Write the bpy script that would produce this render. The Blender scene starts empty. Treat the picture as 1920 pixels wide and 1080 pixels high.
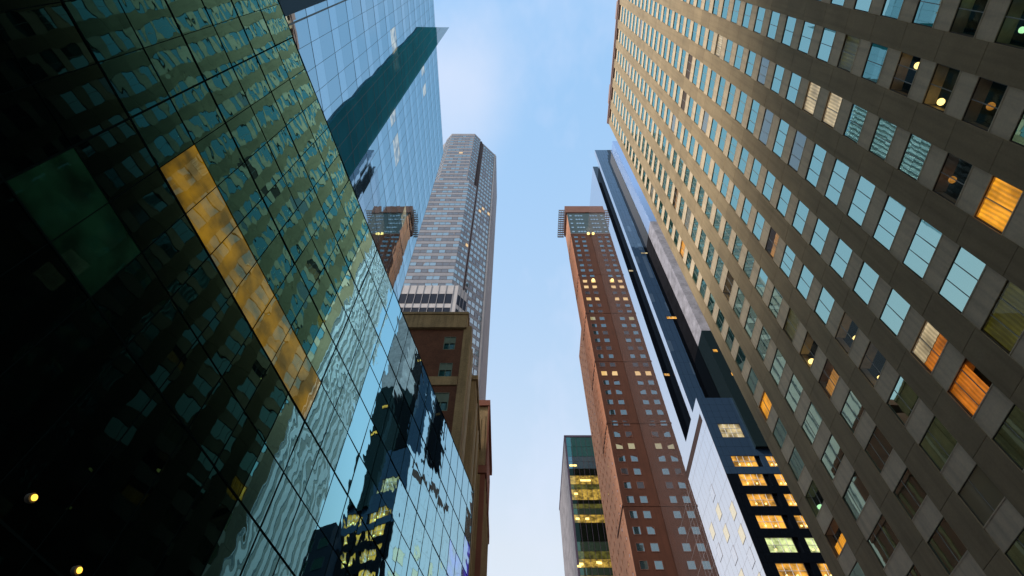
import bpy, math, random
from mathutils import Vector
random.seed(7)
R = math.radians
scn = bpy.context.scene
COL = scn.collection

# ------------------------------------------------------------------ camera
GZ = 1.7                                   # eye height above the pavement; heights below are measured from the eye
FPX = 1076.0
PITCH = math.atan2(1715, 1076)
cam_d = bpy.data.cameras.new('camera')
cam = bpy.data.objects.new('camera', cam_d); COL.objects.link(cam)
cam_d.sensor_width = 36.0
cam_d.lens = 36.0 * FPX / 1920.0
cam_d.clip_start = 0.1; cam_d.clip_end = 5000
cam.location = (0, 0, GZ)
cam.rotation_euler = (R(90) + PITCH, 0, 0)
scn.camera = cam

# ------------------------------------------------------------------ light
EXPO = 0.0
SUN_EL, SUN_AZ = R(50), R(-121)              # azimuth measured from +y towards +x
w = bpy.data.worlds.new('World'); scn.world = w; w.use_nodes = True
nt = w.node_tree; nt.nodes.clear()
wo = nt.nodes.new('ShaderNodeOutputWorld'); bg = nt.nodes.new('ShaderNodeBackground')
sky = nt.nodes.new('ShaderNodeTexSky'); sky.sky_type = 'NISHITA'; sky.sun_disc = False
sky.sun_elevation = SUN_EL; sky.sun_rotation = SUN_AZ
sky.air_density = 1.0; sky.dust_density = 0.6; sky.ozone_density = 1.5
SKY_STR = 0.15
ZENITH, HORIZON = (3.2, 5.7, 8.7, 1), (5.8, 6.35, 6.95, 1)                  # pale dusk haze, in the units of the sky texture
tc = nt.nodes.new('ShaderNodeTexCoord')
sep = nt.nodes.new('ShaderNodeSeparateXYZ'); nt.links.new(tc.outputs['Generated'], sep.inputs[0])
mr = nt.nodes.new('ShaderNodeMapRange'); mr.inputs[1].default_value = 1.0; mr.inputs[2].default_value = 0.45
mr.inputs[3].default_value = 0.60; mr.inputs[4].default_value = 0.85
nt.links.new(sep.outputs[2], mr.inputs[0])
mixh = nt.nodes.new('ShaderNodeMix'); mixh.data_type = 'RGBA'
nt.links.new(mr.outputs[0], mixh.inputs[0]); nt.links.new(sky.outputs[0], mixh.inputs[6])
mr2 = nt.nodes.new('ShaderNodeMapRange'); mr2.inputs[1].default_value = 1.0; mr2.inputs[2].default_value = 0.55; nt.links.new(sep.outputs[2], mr2.inputs[0])
mixz = nt.nodes.new('ShaderNodeMix'); mixz.data_type = 'RGBA'; mixz.inputs[6].default_value = ZENITH; mixz.inputs[7].default_value = HORIZON
nt.links.new(mr2.outputs[0], mixz.inputs[0]); nt.links.new(mixz.outputs[2], mixh.inputs[7])
# thin cloud
cn = nt.nodes.new('ShaderNodeTexNoise'); cn.inputs['Scale'].default_value = 2.3; cn.inputs['Detail'].default_value = 5
cn.inputs['Roughness'].default_value = 0.6
mp = nt.nodes.new('ShaderNodeMapping'); mp.inputs['Location'].default_value = (1.35, 0.2, 0.4); mp.inputs['Scale'].default_value = (1.6, 1.0, 1.0)
nt.links.new(tc.outputs['Generated'], mp.inputs[0]); nt.links.new(mp.outputs[0], cn.inputs['Vector'])
cr = nt.nodes.new('ShaderNodeMapRange'); cr.inputs[1].default_value = 0.56; cr.inputs[2].default_value = 0.85
cr.inputs[3].default_value = 0.0; cr.inputs[4].default_value = 0.5
nt.links.new(cn.outputs['Fac'], cr.inputs[0])
mixc = nt.nodes.new('ShaderNodeMix'); mixc.data_type = 'RGBA'
nt.links.new(cr.outputs[0], mixc.inputs[0]); nt.links.new(mixh.outputs[2], mixc.inputs[6]); mixc.inputs[7].default_value = (5.6, 5.9, 7.3, 1)
# one soft patch of cloud above the grey tower
vd = nt.nodes.new('ShaderNodeVectorMath'); vd.operation = 'DISTANCE'
nz = nt.nodes.new('ShaderNodeVectorMath'); nz.operation = 'NORMALIZE'; nt.links.new(tc.outputs['Generated'], nz.inputs[0])
wn = nt.nodes.new('ShaderNodeTexNoise'); wn.inputs['Scale'].default_value = 5.0; wn.inputs['Detail'].default_value = 6; nt.links.new(nz.outputs[0], wn.inputs['Vector'])
wa = nt.nodes.new('ShaderNodeVectorMath'); wa.operation = 'MULTIPLY_ADD'; wa.inputs[1].default_value = (0.16, 0.16, 0.16)
nt.links.new(wn.outputs['Color'], wa.inputs[0]); nt.links.new(nz.outputs[0], wa.inputs[2]); nt.links.new(wa.outputs[0], vd.inputs[0])
_a = (845 - 960) / FPX; _b = (540 - 170) / FPX
_d = Vector((_a, math.cos(PITCH) - _b * math.sin(PITCH), math.sin(PITCH) + _b * math.cos(PITCH))).normalized() + Vector((.08, .08, .08))
vd.inputs[1].default_value = _d
cb = nt.nodes.new('ShaderNodeMapRange'); cb.interpolation_type = 'SMOOTHSTEP'; cb.inputs[1].default_value = 0.17; cb.inputs[2].default_value = 0.01; cb.inputs[3].default_value = 0.0; cb.inputs[4].default_value = 0.5
nt.links.new(vd.outputs['Value'], cb.inputs[0])
mixd = nt.nodes.new('ShaderNodeMix'); mixd.data_type = 'RGBA'; mixd.inputs[7].default_value = (6.0, 6.1, 6.9, 1)
nt.links.new(cb.outputs[0], mixd.inputs[0]); nt.links.new(mixc.outputs[2], mixd.inputs[6])
nt.links.new(mixd.outputs[2], bg.inputs['Color']); bg.inputs['Strength'].default_value = SKY_STR
nt.links.new(bg.outputs[0], wo.inputs[0])

sd = bpy.data.lights.new('sun', 'SUN'); sd.energy = 4.2; sd.angle = R(13); sd.color = (1.0, 0.87, 0.75)
so = bpy.data.objects.new('sun', sd); COL.objects.link(so)
sdir = Vector((math.sin(SUN_AZ) * math.cos(SUN_EL), math.cos(SUN_AZ) * math.cos(SUN_EL), math.sin(SUN_EL)))
so.rotation_euler = sdir.to_track_quat('Z', 'Y').to_euler()
so.location = (0, 0, 300)

vs = scn.view_settings
vs.view_transform = 'Standard'; vs.look = 'None'; vs.gamma = 1; vs.exposure = EXPO; vs.use_curve_mapping = False
scn.cycles.use_denoising = True
scn.cycles.max_bounces = 10; scn.cycles.glossy_bounces = 6; scn.cycles.transparent_max_bounces = 8
scn.cycles.diffuse_bounces = 3
scn.cycles.sample_clamp_indirect = 6

# ------------------------------------------------------------------ helpers
CP, SP = math.cos(PITCH), math.sin(PITCH)
def proj(x, y, z):
    d = y * CP + z * SP
    if d < 0.3: return None
    return (960 + FPX * x / d, 540 - FPX * (-y * SP + z * CP) / d)
def ray(u, v):
    a = (u - 960) / FPX; b = -(v - 540) / FPX
    return (a, CP - b * SP, SP + b * CP)
def area(pts):
    q = [proj(*p) for p in pts]
    if any(p is None for p in q): return 0.0
    cx = sum(p[0] for p in q) / len(q); cy = sum(p[1] for p in q) / len(q)
    if not (-40 < cx < 1960 and -40 < cy < 1120): return 0.0
    s = 0
    for i in range(len(q)):
        a, b = q[i], q[(i + 1) % len(q)]
        s += a[0] * b[1] - a[1] * b[0]
    return abs(s) / 2

class MB:
    def __init__(s): s.v = []; s.f = []; s.m = []
    def face(s, pts, m=0):
        i = len(s.v); s.v += [tuple(p) for p in pts]; s.f.append(tuple(range(i, i + len(pts)))); s.m.append(m)
    def hexa(s, p, m=0):                    # p: 4 bottom points then 4 top points (counter-clockwise from above)
        i = len(s.v); s.v += [tuple(q) for q in p]
        for f in ((3, 2, 1, 0), (4, 5, 6, 7), (0, 1, 5, 4), (1, 2, 6, 5), (2, 3, 7, 6), (3, 0, 4, 7)):
            s.f.append(tuple(i + k for k in f)); s.m.append(m)
    def prism(s, poly, z0, z1, m=0):
        n = len(poly); i = len(s.v)
        s.v += [(x, y, z0) for x, y in poly] + [(x, y, z1) for x, y in poly]
        s.f.append(tuple(i + k for k in range(n - 1, -1, -1))); s.m.append(m)
        s.f.append(tuple(i + n + k for k in range(n))); s.m.append(m)
        for k in range(n):
            l = (k + 1) % n
            s.f.append((i + k, i + l, i + n + l, i + n + k)); s.m.append(m)
    def box(s, x0, x1, y0, y1, z0, z1, m=0):
        s.prism([(x0, y0), (x1, y0), (x1, y1), (x0, y1)], z0, z1, m)
    def cyl(s, c, axis, r, h, n=16, m=0):
        ax = Vector(axis).normalized(); t = ax.orthogonal().normalized(); b = ax.cross(t)
        c = Vector(c); i = len(s.v)
        for k in range(n):
            a = 2 * math.pi * k / n; s.v.append(tuple(c + t * r * math.cos(a) + b * r * math.sin(a)))
        for k in range(n):
            a = 2 * math.pi * k / n; s.v.append(tuple(c + ax * h + t * r * math.cos(a) + b * r * math.sin(a)))
        s.f.append(tuple(i + k for k in range(n - 1, -1, -1))); s.m.append(m)
        s.f.append(tuple(i + n + k for k in range(n))); s.m.append(m)
        for k in range(n):
            l = (k + 1) % n; s.f.append((i + k, i + l, i + n + l, i + n + k)); s.m.append(m)

class Face:
    """A vertical facade: u runs along it, z up, n out of it."""
    def __init__(s, o, U):
        l = math.hypot(*U); s.o = o; s.U = (U[0] / l, U[1] / l); s.N = (s.U[1], -s.U[0])
    def p(s, u, z, n=0.0):
        return (s.o[0] + u * s.U[0] + n * s.N[0], s.o[1] + u * s.U[1] + n * s.N[1], z)
    def box(s, mb, u0, u1, z0, z1, n0, n1, m=0):
        p = s.p
        mb.hexa([p(u0, z0, n1), p(u1, z0, n1), p(u1, z0, n0), p(u0, z0, n0), p(u0, z1, n1), p(u1, z1, n1), p(u1, z1, n0), p(u0, z1, n0)], m)
    def quad(s, mb, u0, u1, z0, z1, n, m=0, ta=0.0, tb=0.0):
        du, dz = (u1 - u0) / 2, (z1 - z0) / 2
        mb.face([s.p(u0, z0, n - ta * du - tb * dz), s.p(u1, z0, n + ta * du - tb * dz), s.p(u1, z1, n + ta * du + tb * dz), s.p(u0, z1, n - ta * du + tb * dz)], m)
    def area(s, u0, u1, z0, z1):
        return area([s.p(u0, z0), s.p(u1, z0), s.p(u1, z1), s.p(u0, z1)])

def wloc(o):
    v = Vector((0, 0, 0))
    while o is not None: v += o.location; o = o.parent
    return v
def obj(name, mb, mats, parent=None, label=None):
    if not isinstance(mats, (list, tuple)): mats = [mats]
    me = bpy.data.meshes.new(name)
    off = wloc(parent) if parent is not None else Vector((0, 0, 0))
    me.from_pydata([(x - off.x, y - off.y, z + GZ - off.z) for x, y, z in mb.v], [], mb.f)
    for m in mats: me.materials.append(m)
    for p, k in zip(me.polygons, mb.m): p.material_index = k
    me.update()
    o = bpy.data.objects.new(name, me); COL.objects.link(o)
    if parent is not None: o.parent = parent
    if label: o['label'] = label
    return o
def thing(name, label, cat, x, y, z=-GZ, group=None):
    o = bpy.data.objects.new(name, None); COL.objects.link(o); o.location = (x, y, z + GZ)
    o.empty_display_size = 1
    o['label'] = label; o['category'] = cat
    if group: o['group'] = group
    return o
def structure(name, mb, mat):
    o = obj(name, mb, mat); o['kind'] = 'structure'; return o

# ------------------------------------------------------------------ materials
def new_mat(name):
    m = bpy.data.materials.new(name); m.use_nodes = True
    n = m.node_tree; b = n.nodes['Principled BSDF']
    return m, n, b
def solid(name, col, rough=0.85, var=0.12, scale=0.35, island=0.0, spec=0.3, fine=0.0, streak=0.0):
    m, n, b = new_mat(name)
    b.inputs['Roughness'].default_value = rough; b.inputs['Specular IOR Level'].default_value = spec
    tc = n.nodes.new('ShaderNodeTexCoord')
    no = n.nodes.new('ShaderNodeTexNoise'); no.inputs['Scale'].default_value = scale; no.inputs['Detail'].default_value = 8; no.inputs['Roughness'].default_value = 0.65
    n.links.new(tc.outputs['Object'], no.inputs['Vector'])
    r = n.nodes.new('ShaderNodeMapRange'); r.inputs[1].default_value = 0.3; r.inputs[2].default_value = 0.7
    r.inputs[3].default_value = 1 - var; r.inputs[4].default_value = 1 + var
    n.links.new(no.outputs['Fac'], r.inputs[0]); fac = r.outputs[0]
    if island:
        g = n.nodes.new('ShaderNodeNewGeometry'); r2 = n.nodes.new('ShaderNodeMapRange')
        r2.inputs[3].default_value = 1 - island; r2.inputs[4].default_value = 1 + island
        n.links.new(g.outputs['Random Per Island'], r2.inputs[0])
        mu = n.nodes.new('ShaderNodeMath'); mu.operation = 'MULTIPLY'; n.links.new(fac, mu.inputs[0]); n.links.new(r2.outputs[0], mu.inputs[1]); fac = mu.outputs[0]
    if fine:
        nf = n.nodes.new('ShaderNodeTexNoise'); nf.inputs['Scale'].default_value = 9.0; nf.inputs['Detail'].default_value = 4
        n.links.new(tc.outputs['Object'], nf.inputs['Vector'])
        r3 = n.nodes.new('ShaderNodeMapRange'); r3.inputs[1].default_value = 0.3; r3.inputs[2].default_value = 0.7; r3.inputs[3].default_value = 1 - fine; r3.inputs[4].default_value = 1 + fine
        n.links.new(nf.outputs['Fac'], r3.inputs[0])
        mu = n.nodes.new('ShaderNodeMath'); mu.operation = 'MULTIPLY'; n.links.new(fac, mu.inputs[0]); n.links.new(r3.outputs[0], mu.inputs[1]); fac = mu.outputs[0]
    if streak:                              # rain streaks and grime running down the face
        mp_ = n.nodes.new('ShaderNodeMapping'); mp_.inputs['Scale'].default_value = (2.2, 2.2, 0.10); n.links.new(tc.outputs['Object'], mp_.inputs[0])
        ns = n.nodes.new('ShaderNodeTexNoise'); ns.inputs['Scale'].default_value = 1.3; ns.inputs['Detail'].default_value = 6; n.links.new(mp_.outputs[0], ns.inputs['Vector'])
        r4 = n.nodes.new('ShaderNodeMapRange'); r4.inputs[1].default_value = 0.45; r4.inputs[2].default_value = 0.72; r4.inputs[3].default_value = 1.0; r4.inputs[4].default_value = 1 - streak
        n.links.new(ns.outputs['Fac'], r4.inputs[0])
        mu = n.nodes.new('ShaderNodeMath'); mu.operation = 'MULTIPLY'; n.links.new(fac, mu.inputs[0]); n.links.new(r4.outputs[0], mu.inputs[1]); fac = mu.outputs[0]
    vm = n.nodes.new('ShaderNodeVectorMath'); vm.operation = 'SCALE'; vm.inputs[0].default_value = col[:3]
    n.links.new(fac, vm.inputs['Scale']); n.links.new(vm.outputs[0], b.inputs['Base Color'])
    return m
def ior_of(f0):
    s = math.sqrt(f0); return (1 + s) / (1 - s)
def glass(name, f0, tint=(1, 1, 1), base=(0.01, 0.015, 0.015), rough=0.01, wave=0.0, wscale=1.0, emit=None, estr=0.0, clear=0.0, patch=None, curve=None):
    """Coated facade glass: mirror-like reflection over a dark room, with roller-wave distortion."""
    m, n, b = new_mat(name)
    b.inputs['Base Color'].default_value = (*base, 1); b.inputs['Roughness'].default_value = rough
    b.inputs['IOR'].default_value = ior_of(f0); b.inputs['Specular Tint'].default_value = (*tint, 1)
    if wave:
        tc = n.nodes.new('ShaderNodeTexCoord'); oi = n.nodes.new('ShaderNodeObjectInfo'); g = n.nodes.new('ShaderNodeNewGeometry')
        ad = n.nodes.new('ShaderNodeMath'); ad.operation = 'ADD'
        n.links.new(oi.outputs['Random'], ad.inputs[0]); n.links.new(g.outputs['Random Per Island'], ad.inputs[1])
        ml = n.nodes.new('ShaderNodeMath'); ml.operation = 'MULTIPLY'; ml.inputs[1].default_value = 37.0; n.links.new(ad.outputs[0], ml.inputs[0])
        no = n.nodes.new('ShaderNodeTexNoise'); no.noise_dimensions = '4D'; no.inputs['Scale'].default_value = wscale; no.inputs['Detail'].default_value = 2.0
        no.inputs['Roughness'].default_value = 0.4
        n.links.new(tc.outputs['Object'], no.inputs['Vector']); n.links.new(ml.outputs[0], no.inputs['W'])
        bu = n.nodes.new('ShaderNodeBump'); bu.inputs['Strength'].default_value = 1.0; bu.inputs['Distance'].default_value = wave
        n.links.new(no.outputs['Fac'], bu.inputs['Height']); n.links.new(bu.outputs[0], b.inputs['Normal'])
    if curve:                               # measured-style reflectance that climbs with the angle of view
        k_, p_ = curve
        b.inputs['Specular IOR Level'].default_value = 0.0; b.inputs['IOR'].default_value = 1.0
        gl = n.nodes.new('ShaderNodeBsdfGlossy'); gl.inputs['Roughness'].default_value = rough; gl.inputs['Color'].default_value = (*tint, 1)
        gm = n.nodes.new('ShaderNodeMix'); gm.data_type = 'RGBA'; gm.inputs[6].default_value = (*tint, 1); gm.inputs[7].default_value = (0.86, 0.92, 0.95, 1); n.links.new(gm.outputs[2], gl.inputs['Color'])
        lw = n.nodes.new('ShaderNodeLayerWeight'); lw.inputs['Blend'].default_value = 0.5
        pw = n.nodes.new('ShaderNodeMath'); pw.operation = 'POWER'; pw.inputs[1].default_value = p_; n.links.new(lw.outputs['Facing'], pw.inputs[0])
        pw2 = n.nodes.new('ShaderNodeMath'); pw2.operation = 'POWER'; pw2.inputs[1].default_value = 2.6; n.links.new(lw.outputs['Facing'], pw2.inputs[0]); n.links.new(pw2.outputs[0], gm.inputs[0])
        mk = n.nodes.new('ShaderNodeMath'); mk.operation = 'MULTIPLY'; mk.inputs[1].default_value = k_; mk.use_clamp = True; cap = n.nodes.new('ShaderNodeMath'); cap.operation = 'MINIMUM'; cap.inputs[1].default_value = 0.80; n.links.new(pw.outputs[0], mk.inputs[0])
        mx = n.nodes.new('ShaderNodeMixShader'); n.links.new(mk.outputs[0], cap.inputs[0]); n.links.new(cap.outputs[0], mx.inputs[0]); n.links.new(b.outputs[0], mx.inputs[1]); n.links.new(gl.outputs[0], mx.inputs[2])
        n.links.new(mx.outputs[0], n.nodes['Material Output'].inputs[0])
        if wave: n.links.new(bu.outputs[0], gl.inputs['Normal'])
    if emit:
        if patch:
            tc2 = n.nodes.new('ShaderNodeTexCoord'); np_ = n.nodes.new('ShaderNodeTexNoise'); np_.inputs['Scale'].default_value = patch; np_.inputs['Detail'].default_value = 3
            n.links.new(tc2.outputs['Object'], np_.inputs['Vector'])
            rr = n.nodes.new('ShaderNodeMapRange'); rr.inputs[1].default_value = 0.36; rr.inputs[2].default_value = 0.64; rr.inputs[3].default_value = 0.25 * estr; rr.inputs[4].default_value = 1.5 * estr
            n.links.new(np_.outputs['Fac'], rr.inputs[0]); n.links.new(rr.outputs[0], b.inputs['Emission Strength'])
        else:
            b.inputs['Emission Strength'].default_value = estr
        b.inputs['Emission Color'].default_value = (*emit, 1)
    if clear:
        b.inputs['Alpha'].default_value = 1 - clear
    return m
def curtain_mat(name, col, s):
    m, n, b = new_mat(name); b.inputs['Base Color'].default_value = (0.1, 0.08, 0.05, 1)
    tc = n.nodes.new('ShaderNodeTexCoord'); no = n.nodes.new('ShaderNodeTexNoise'); no.inputs['Scale'].default_value = 0.9; no.inputs['Detail'].default_value = 3
    n.links.new(tc.outputs['Object'], no.inputs['Vector'])
    wv = n.nodes.new('ShaderNodeTexWave'); wv.bands_direction = 'Y'; wv.inputs['Scale'].default_value = 1.6; wv.inputs['Distortion'].default_value = 1.5
    n.links.new(tc.outputs['Object'], wv.inputs['Vector'])
    r1 = n.nodes.new('ShaderNodeMapRange'); r1.inputs[1].default_value = 0.3; r1.inputs[2].default_value = 0.7; r1.inputs[3].default_value = 0.45 * s; r1.inputs[4].default_value = 1.25 * s
    r2 = n.nodes.new('ShaderNodeMapRange'); r2.inputs[3].default_value = 0.72; r2.inputs[4].default_value = 1.15
    n.links.new(no.outputs['Fac'], r1.inputs[0]); n.links.new(wv.outputs['Fac'], r2.inputs[0])
    mu = n.nodes.new('ShaderNodeMath'); mu.operation = 'MULTIPLY'; n.links.new(r1.outputs[0], mu.inputs[0]); n.links.new(r2.outputs[0], mu.inputs[1])
    b.inputs['Emission Color'].default_value = (*col, 1); n.links.new(mu.outputs[0], b.inputs['Emission Strength'])
    return m
def lamp_mat(name, col, s):
    m, n, b = new_mat(name); b.inputs['Base Color'].default_value = (0.02, 0.02, 0.02, 1)
    b.inputs['Emission Color'].default_value = (*col, 1); b.inputs['Emission Strength'].default_value = s
    return m

M = {}
M['asphalt'] = solid('asphalt', (0.05, 0.05, 0.05), 0.9, 0.25, 2.0)
M['paving'] = solid('paving', (0.28, 0.27, 0.25), 0.9, 0.15, 1.0)
M['marking'] = solid('road_paint', (0.7, 0.7, 0.66), 0.7, 0.1, 3.0)
# beige slab
M['pier'] = solid('beige_pier_stone', (0.395, 0.30, 0.17), 0.9, 0.12, 0.5, 0.10, fine=0.06, streak=0.2)
M['spandrel'] = solid('pale_spandrel_stone', (0.78, 0.635, 0.43), 0.9, 0.10, 0.6, fine=0.05, streak=0.2)
M['joint'] = solid('dark_joint', (0.05, 0.04, 0.03), 0.95)
M['room'] = solid('dark_room', (0.012, 0.014, 0.012), 0.9)
M['wframe'] = solid('dark_bronze_frame', (0.10, 0.085, 0.07), 0.6)
M['wbar'] = solid('pale_window_bar', (0.33, 0.34, 0.31), 0.5)
M['cornice'] = solid('rose_cornice_stone', (0.34, 0.22, 0.19), 0.85)
M['pane'] = glass('window_pane', 0.55, (0.64, 0.95, 0.84), (0.008, 0.060, 0.044), 0.015, 0.0011, 1.2)
M['pane_blind'] = glass('window_pane_blind', 0.22, (0.8, 0.95, 0.9), (0.22, 0.21, 0.15), 0.02, 0.0011, 1.2)
M['pane_clear'] = glass('clear_window_pane', 0.10, (0.8, 1, 0.95), (0.01, 0.02, 0.015), 0.015, 0.0011, 1.2, clear=0.8)
M['louvre'] = solid('brown_louvre', (0.075, 0.05, 0.035), 0.8)
M['amber'] = curtain_mat('lit_amber_curtain', (1.0, 0.40, 0.02), 1.1)
M['orange'] = curtain_mat('lit_orange_curtain', (1.0, 0.28, 0.02), 0.62)
M['cream'] = curtain_mat('lit_cream_curtain', (1.0, 0.78, 0.45), 0.65)
M['dimamber'] = curtain_mat('dim_amber_curtain', (1.0, 0.42, 0.05), 0.42)
M['olive'] = curtain_mat('dim_olive_curtain', (0.55, 0.50, 0.06), 0.10)
M['lampglow'] = lamp_mat('warm_lamp_glow', (1.0, 0.72, 0.22), 2.6)
M['lamporange'] = lamp_mat('orange_lamp_glow', (1.0, 0.55, 0.06), 2.2)
M['lampgreen'] = lamp_mat('green_lamp_glow', (0.5, 1.0, 0.5), 1.2)
# left glass podium
M['apanel'] = glass('teal_curtain_glass', 0.34, (0.18, 0.84, 0.86), (0.003, 0.007, 0.006), 0.012, 0.0062, 0.9, curve=(3.0, 4.3))
M['apanel_wavy'] = glass('rippled_teal_curtain_glass', 0.34, (0.18, 0.84, 0.86), (0.003, 0.007, 0.006), 0.012, 0.0125, 0.9, curve=(3.0, 4.3))
M['apanel_sky'] = glass('sky_mirror_curtain_glass', 0.34, (0.30, 0.86, 0.98), (0.003, 0.007, 0.006), 0.012, 0.0034, 0.8, curve=(2.9, 2.5))  # mirrors more than the other panels so the reflected sky reads brighter
M['apanel_sky_wavy'] = glass('rippled_sky_mirror_glass', 0.34, (0.30, 0.86, 0.98), (0.003, 0.007, 0.006), 0.012, 0.0115, 0.85, curve=(2.9, 2.5))
M['apanel_dark'] = glass('dark_clear_curtain_glass', 0.34, (0.30, 0.82, 0.70), (0.002, 0.003, 0.003), 0.012, 0.006, 0.8, curve=(2.2, 4.5))
M['apanel_lit'] = glass('amber_lit_curtain_glass', 0.22, (0.7, 0.9, 0.7), (0.01, 0.01, 0.005), 0.012, 0.005, 0.8, emit=(0.92, 0.46, 0.0), estr=0.19, patch=1.0, curve=(4.2, 4.3))
M['apanel_green'] = glass('green_lit_curtain_glass', 0.25, (0.3, 0.8, 0.8), (0.003, 0.01, 0.006), 0.012, 0.004, 0.8, emit=(0.10, 0.55, 0.25), estr=0.012, patch=0.9, curve=(2.2, 4.5))
M['apanel_blue'] = glass('blue_lit_curtain_glass', 0.25, (0.38, 0.8, 0.86), (0.003, 0.01, 0.006), 0.012, 0.0060, 0.8, emit=(0.05, 0.03, 1.0), estr=0.9, patch=1.3, curve=(3.2, 3.0))
M['ajoint'] = solid('dark_glazing_joint', (0.006, 0.012, 0.012), 0.8, spec=0.0)
M['adark'] = solid('dark_podium_wall', (0.02, 0.02, 0.018), 0.8)
# blue tower
M['bvision'] = glass('blue_vision_glass', 0.60, (0.70, 0.91, 0.97), (0.01, 0.03, 0.04), 0.012, 0.0016, 0.7)
M['bspan'] = glass('blue_spandrel_glass', 0.68, (0.73, 0.92, 0.98), (0.03, 0.07, 0.11), 0.012, 0.0016, 0.7)
M['blit'] = glass('cream_lit_blue_glass', 0.45, (0.6, 0.84, 0.95), (0.03, 0.05, 0.05), 0.012, emit=(1.0, 0.9, 0.6), estr=0.28, patch=1.2)
M['bjoint'] = solid('blue_grey_joint', (0.07, 0.15, 0.22), 0.5)
M['breflect'] = solid('dark_teal_reflection', (0.035, 0.27, 0.43), 0.8, 0.15, 0.3, spec=0.0)  # stands in for a dark reflection, put into the panel colour
M['breflect'].node_tree.nodes['Principled BSDF'].inputs['Alpha'].default_value = 0.74
M['breflect_tip'] = glass('reflection_tip_glass', 0.07, (0.6, 0.9, 1.0), (0.02, 0.16, 0.22), 0.3, clear=0.45)
# grey tower
M['tstone'] = solid('cool_grey_stone', (0.285, 0.285, 0.31), 0.9, 0.12, 0.2, streak=0.15)
M['tpane'] = glass('sky_window_pane', 0.45, (0.92, 1.0, 0.98), (0.08, 0.10, 0.10), 0.03, 0.001, 0.8)
M['tpane_grey'] = glass('grey_window_pane', 0.09, (1, 1, 1), (0.13, 0.125, 0.13), 0.12)
M['trecess'] = solid('dark_brown_recess', (0.05, 0.03, 0.028), 0.9)
M['tdark'] = solid('navy_window_glass', (0.010, 0.015, 0.028), 0.4, 0.2, 1.0, spec=0.1)
M['twhite'] = solid('white_sill_stone', (0.48, 0.45, 0.44), 0.85)
M['tline'] = solid('dark_floor_line', (0.17, 0.14, 0.14), 0.9)
# brown stone blocks
M['ktan'] = solid('tan_limestone', (0.34, 0.235, 0.12), 0.9, 0.2, 0.6, fine=0.14, streak=0.35)
M['kbrick'] = solid('brown_brick', (0.13, 0.055, 0.032), 0.95, 0.22, 0.9, fine=0.2)
M['kpale'] = solid('pale_stone_trim', (0.5, 0.40, 0.29), 0.9)
M['kred'] = solid('red_brown_stone', (0.24, 0.09, 0.06), 0.9, 0.15)
M['kpane'] = glass('dark_sash_pane', 0.08, (0.6, 1, 0.9), (0.01, 0.03, 0.025), 0.05)
M['kblind'] = solid('green_grey_blind', (0.15, 0.20, 0.16), 0.9)
# red tower
M['rbrick'] = solid('shaded_red_brick', (0.078, 0.027, 0.014), 0.92, 0.18, 0.25, fine=0.16, streak=0.25)  # front brick, its shade put into a darker colour
M['rside'] = solid('sunlit_red_brick', (0.68, 0.31, 0.17), 0.92, 0.14, 0.25, fine=0.10)  # same brick on the street side, warm sunlight put into its colour
M['rbrown'] = solid('brown_brick_band', (0.20, 0.095, 0.07), 0.92, 0.1)
M['rteal'] = solid('teal_glazed_band', (0.045, 0.075, 0.075), 0.5, 0.2)
M['rpane'] = glass('red_tower_pane', 0.26, (0.7, 0.95, 1.0), (0.03, 0.05, 0.055), 0.03, 0.001, 1.0)
M['rpane_dark'] = glass('red_tower_dark_pane', 0.06, (1, 1, 1), (0.035, 0.03, 0.03), 0.1)
M['rpane_lit'] = glass('red_tower_lit_pane', 0.1, (1, 1, 1), (0.1, 0.08, 0.05), 0.05, emit=(1.0, 0.62, 0.20), estr=0.75)
M['rpane_dim'] = glass('red_tower_dim_pane', 0.1, (1, 1, 1), (0.2, 0.18, 0.1), 0.05, emit=(0.9, 0.8, 0.35), estr=0.22)
M['rside_pane'] = glass('bright_side_pane', 0.75, (1, 1, 1), (0.3, 0.3, 0.3), 0.05)
M['steel'] = solid('grey_steel', (0.16, 0.15, 0.16), 0.5)
# black and white glass tower
M['cwhite'] = glass('pale_mirror_glass', 0.80, (1.0, 0.97, 0.99), (0.16, 0.14, 0.14), 0.012, 0.0010, 0.9)
M['cblack'] = glass('black_glass', 0.012, (0.7, 0.8, 1), (0.002, 0.0025, 0.004), 0.05)
M['cfront'] = glass('dark_front_glass', 0.03, (0.7, 0.85, 1), (0.004, 0.006, 0.010), 0.03, 0.001, 0.6)
M['cblue'] = glass('navy_blue_glass', 0.07, (0.6, 0.85, 1), (0.032, 0.066, 0.125), 0.03, 0.0012, 0.6)
M['cbluel'] = glass('lighter_navy_glass', 0.10, (0.6, 0.85, 1), (0.065, 0.11, 0.18), 0.03, 0.0012, 0.6)
M['cline'] = solid('navy_joint', (0.012, 0.022, 0.04), 0.6)
M['cwline'] = solid('pale_joint', (0.33, 0.33, 0.36), 0.6)
M['warmpane'] = glass('warm_lit_pane', 0.05, (1, 1, 1), (0.1, 0.07, 0.03), 0.05, emit=(1.0, 0.46, 0.06), estr=0.85, patch=0.8)
M['creampane'] = glass('cream_lit_pane', 0.05, (1, 1, 1), (0.1, 0.07, 0.03), 0.05, emit=(1.0, 0.80, 0.42), estr=0.5, patch=0.8)
M['greenpane'] = glass('lime_lit_pane', 0.05, (1, 1, 1), (0.1, 0.1, 0.05), 0.05, emit=(0.85, 1.0, 0.42), estr=0.75, patch=0.8)
M['sidelit'] = glass('side_lit_pane', 0.3, (1, 1, 1), (0.1, 0.1, 0.08), 0.02, emit=(1.0, 0.80, 0.42), estr=0.50)
M['fpale'] = glass('pale_blue_glass', 0.10, (0.75, 0.92, 1.0), (0.26, 0.43, 0.78), 0.35)
M['fstone'] = solid('mottled_grey_stone', (0.36, 0.36, 0.41), 0.9, 0.38, 0.45, fine=0.25)
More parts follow.
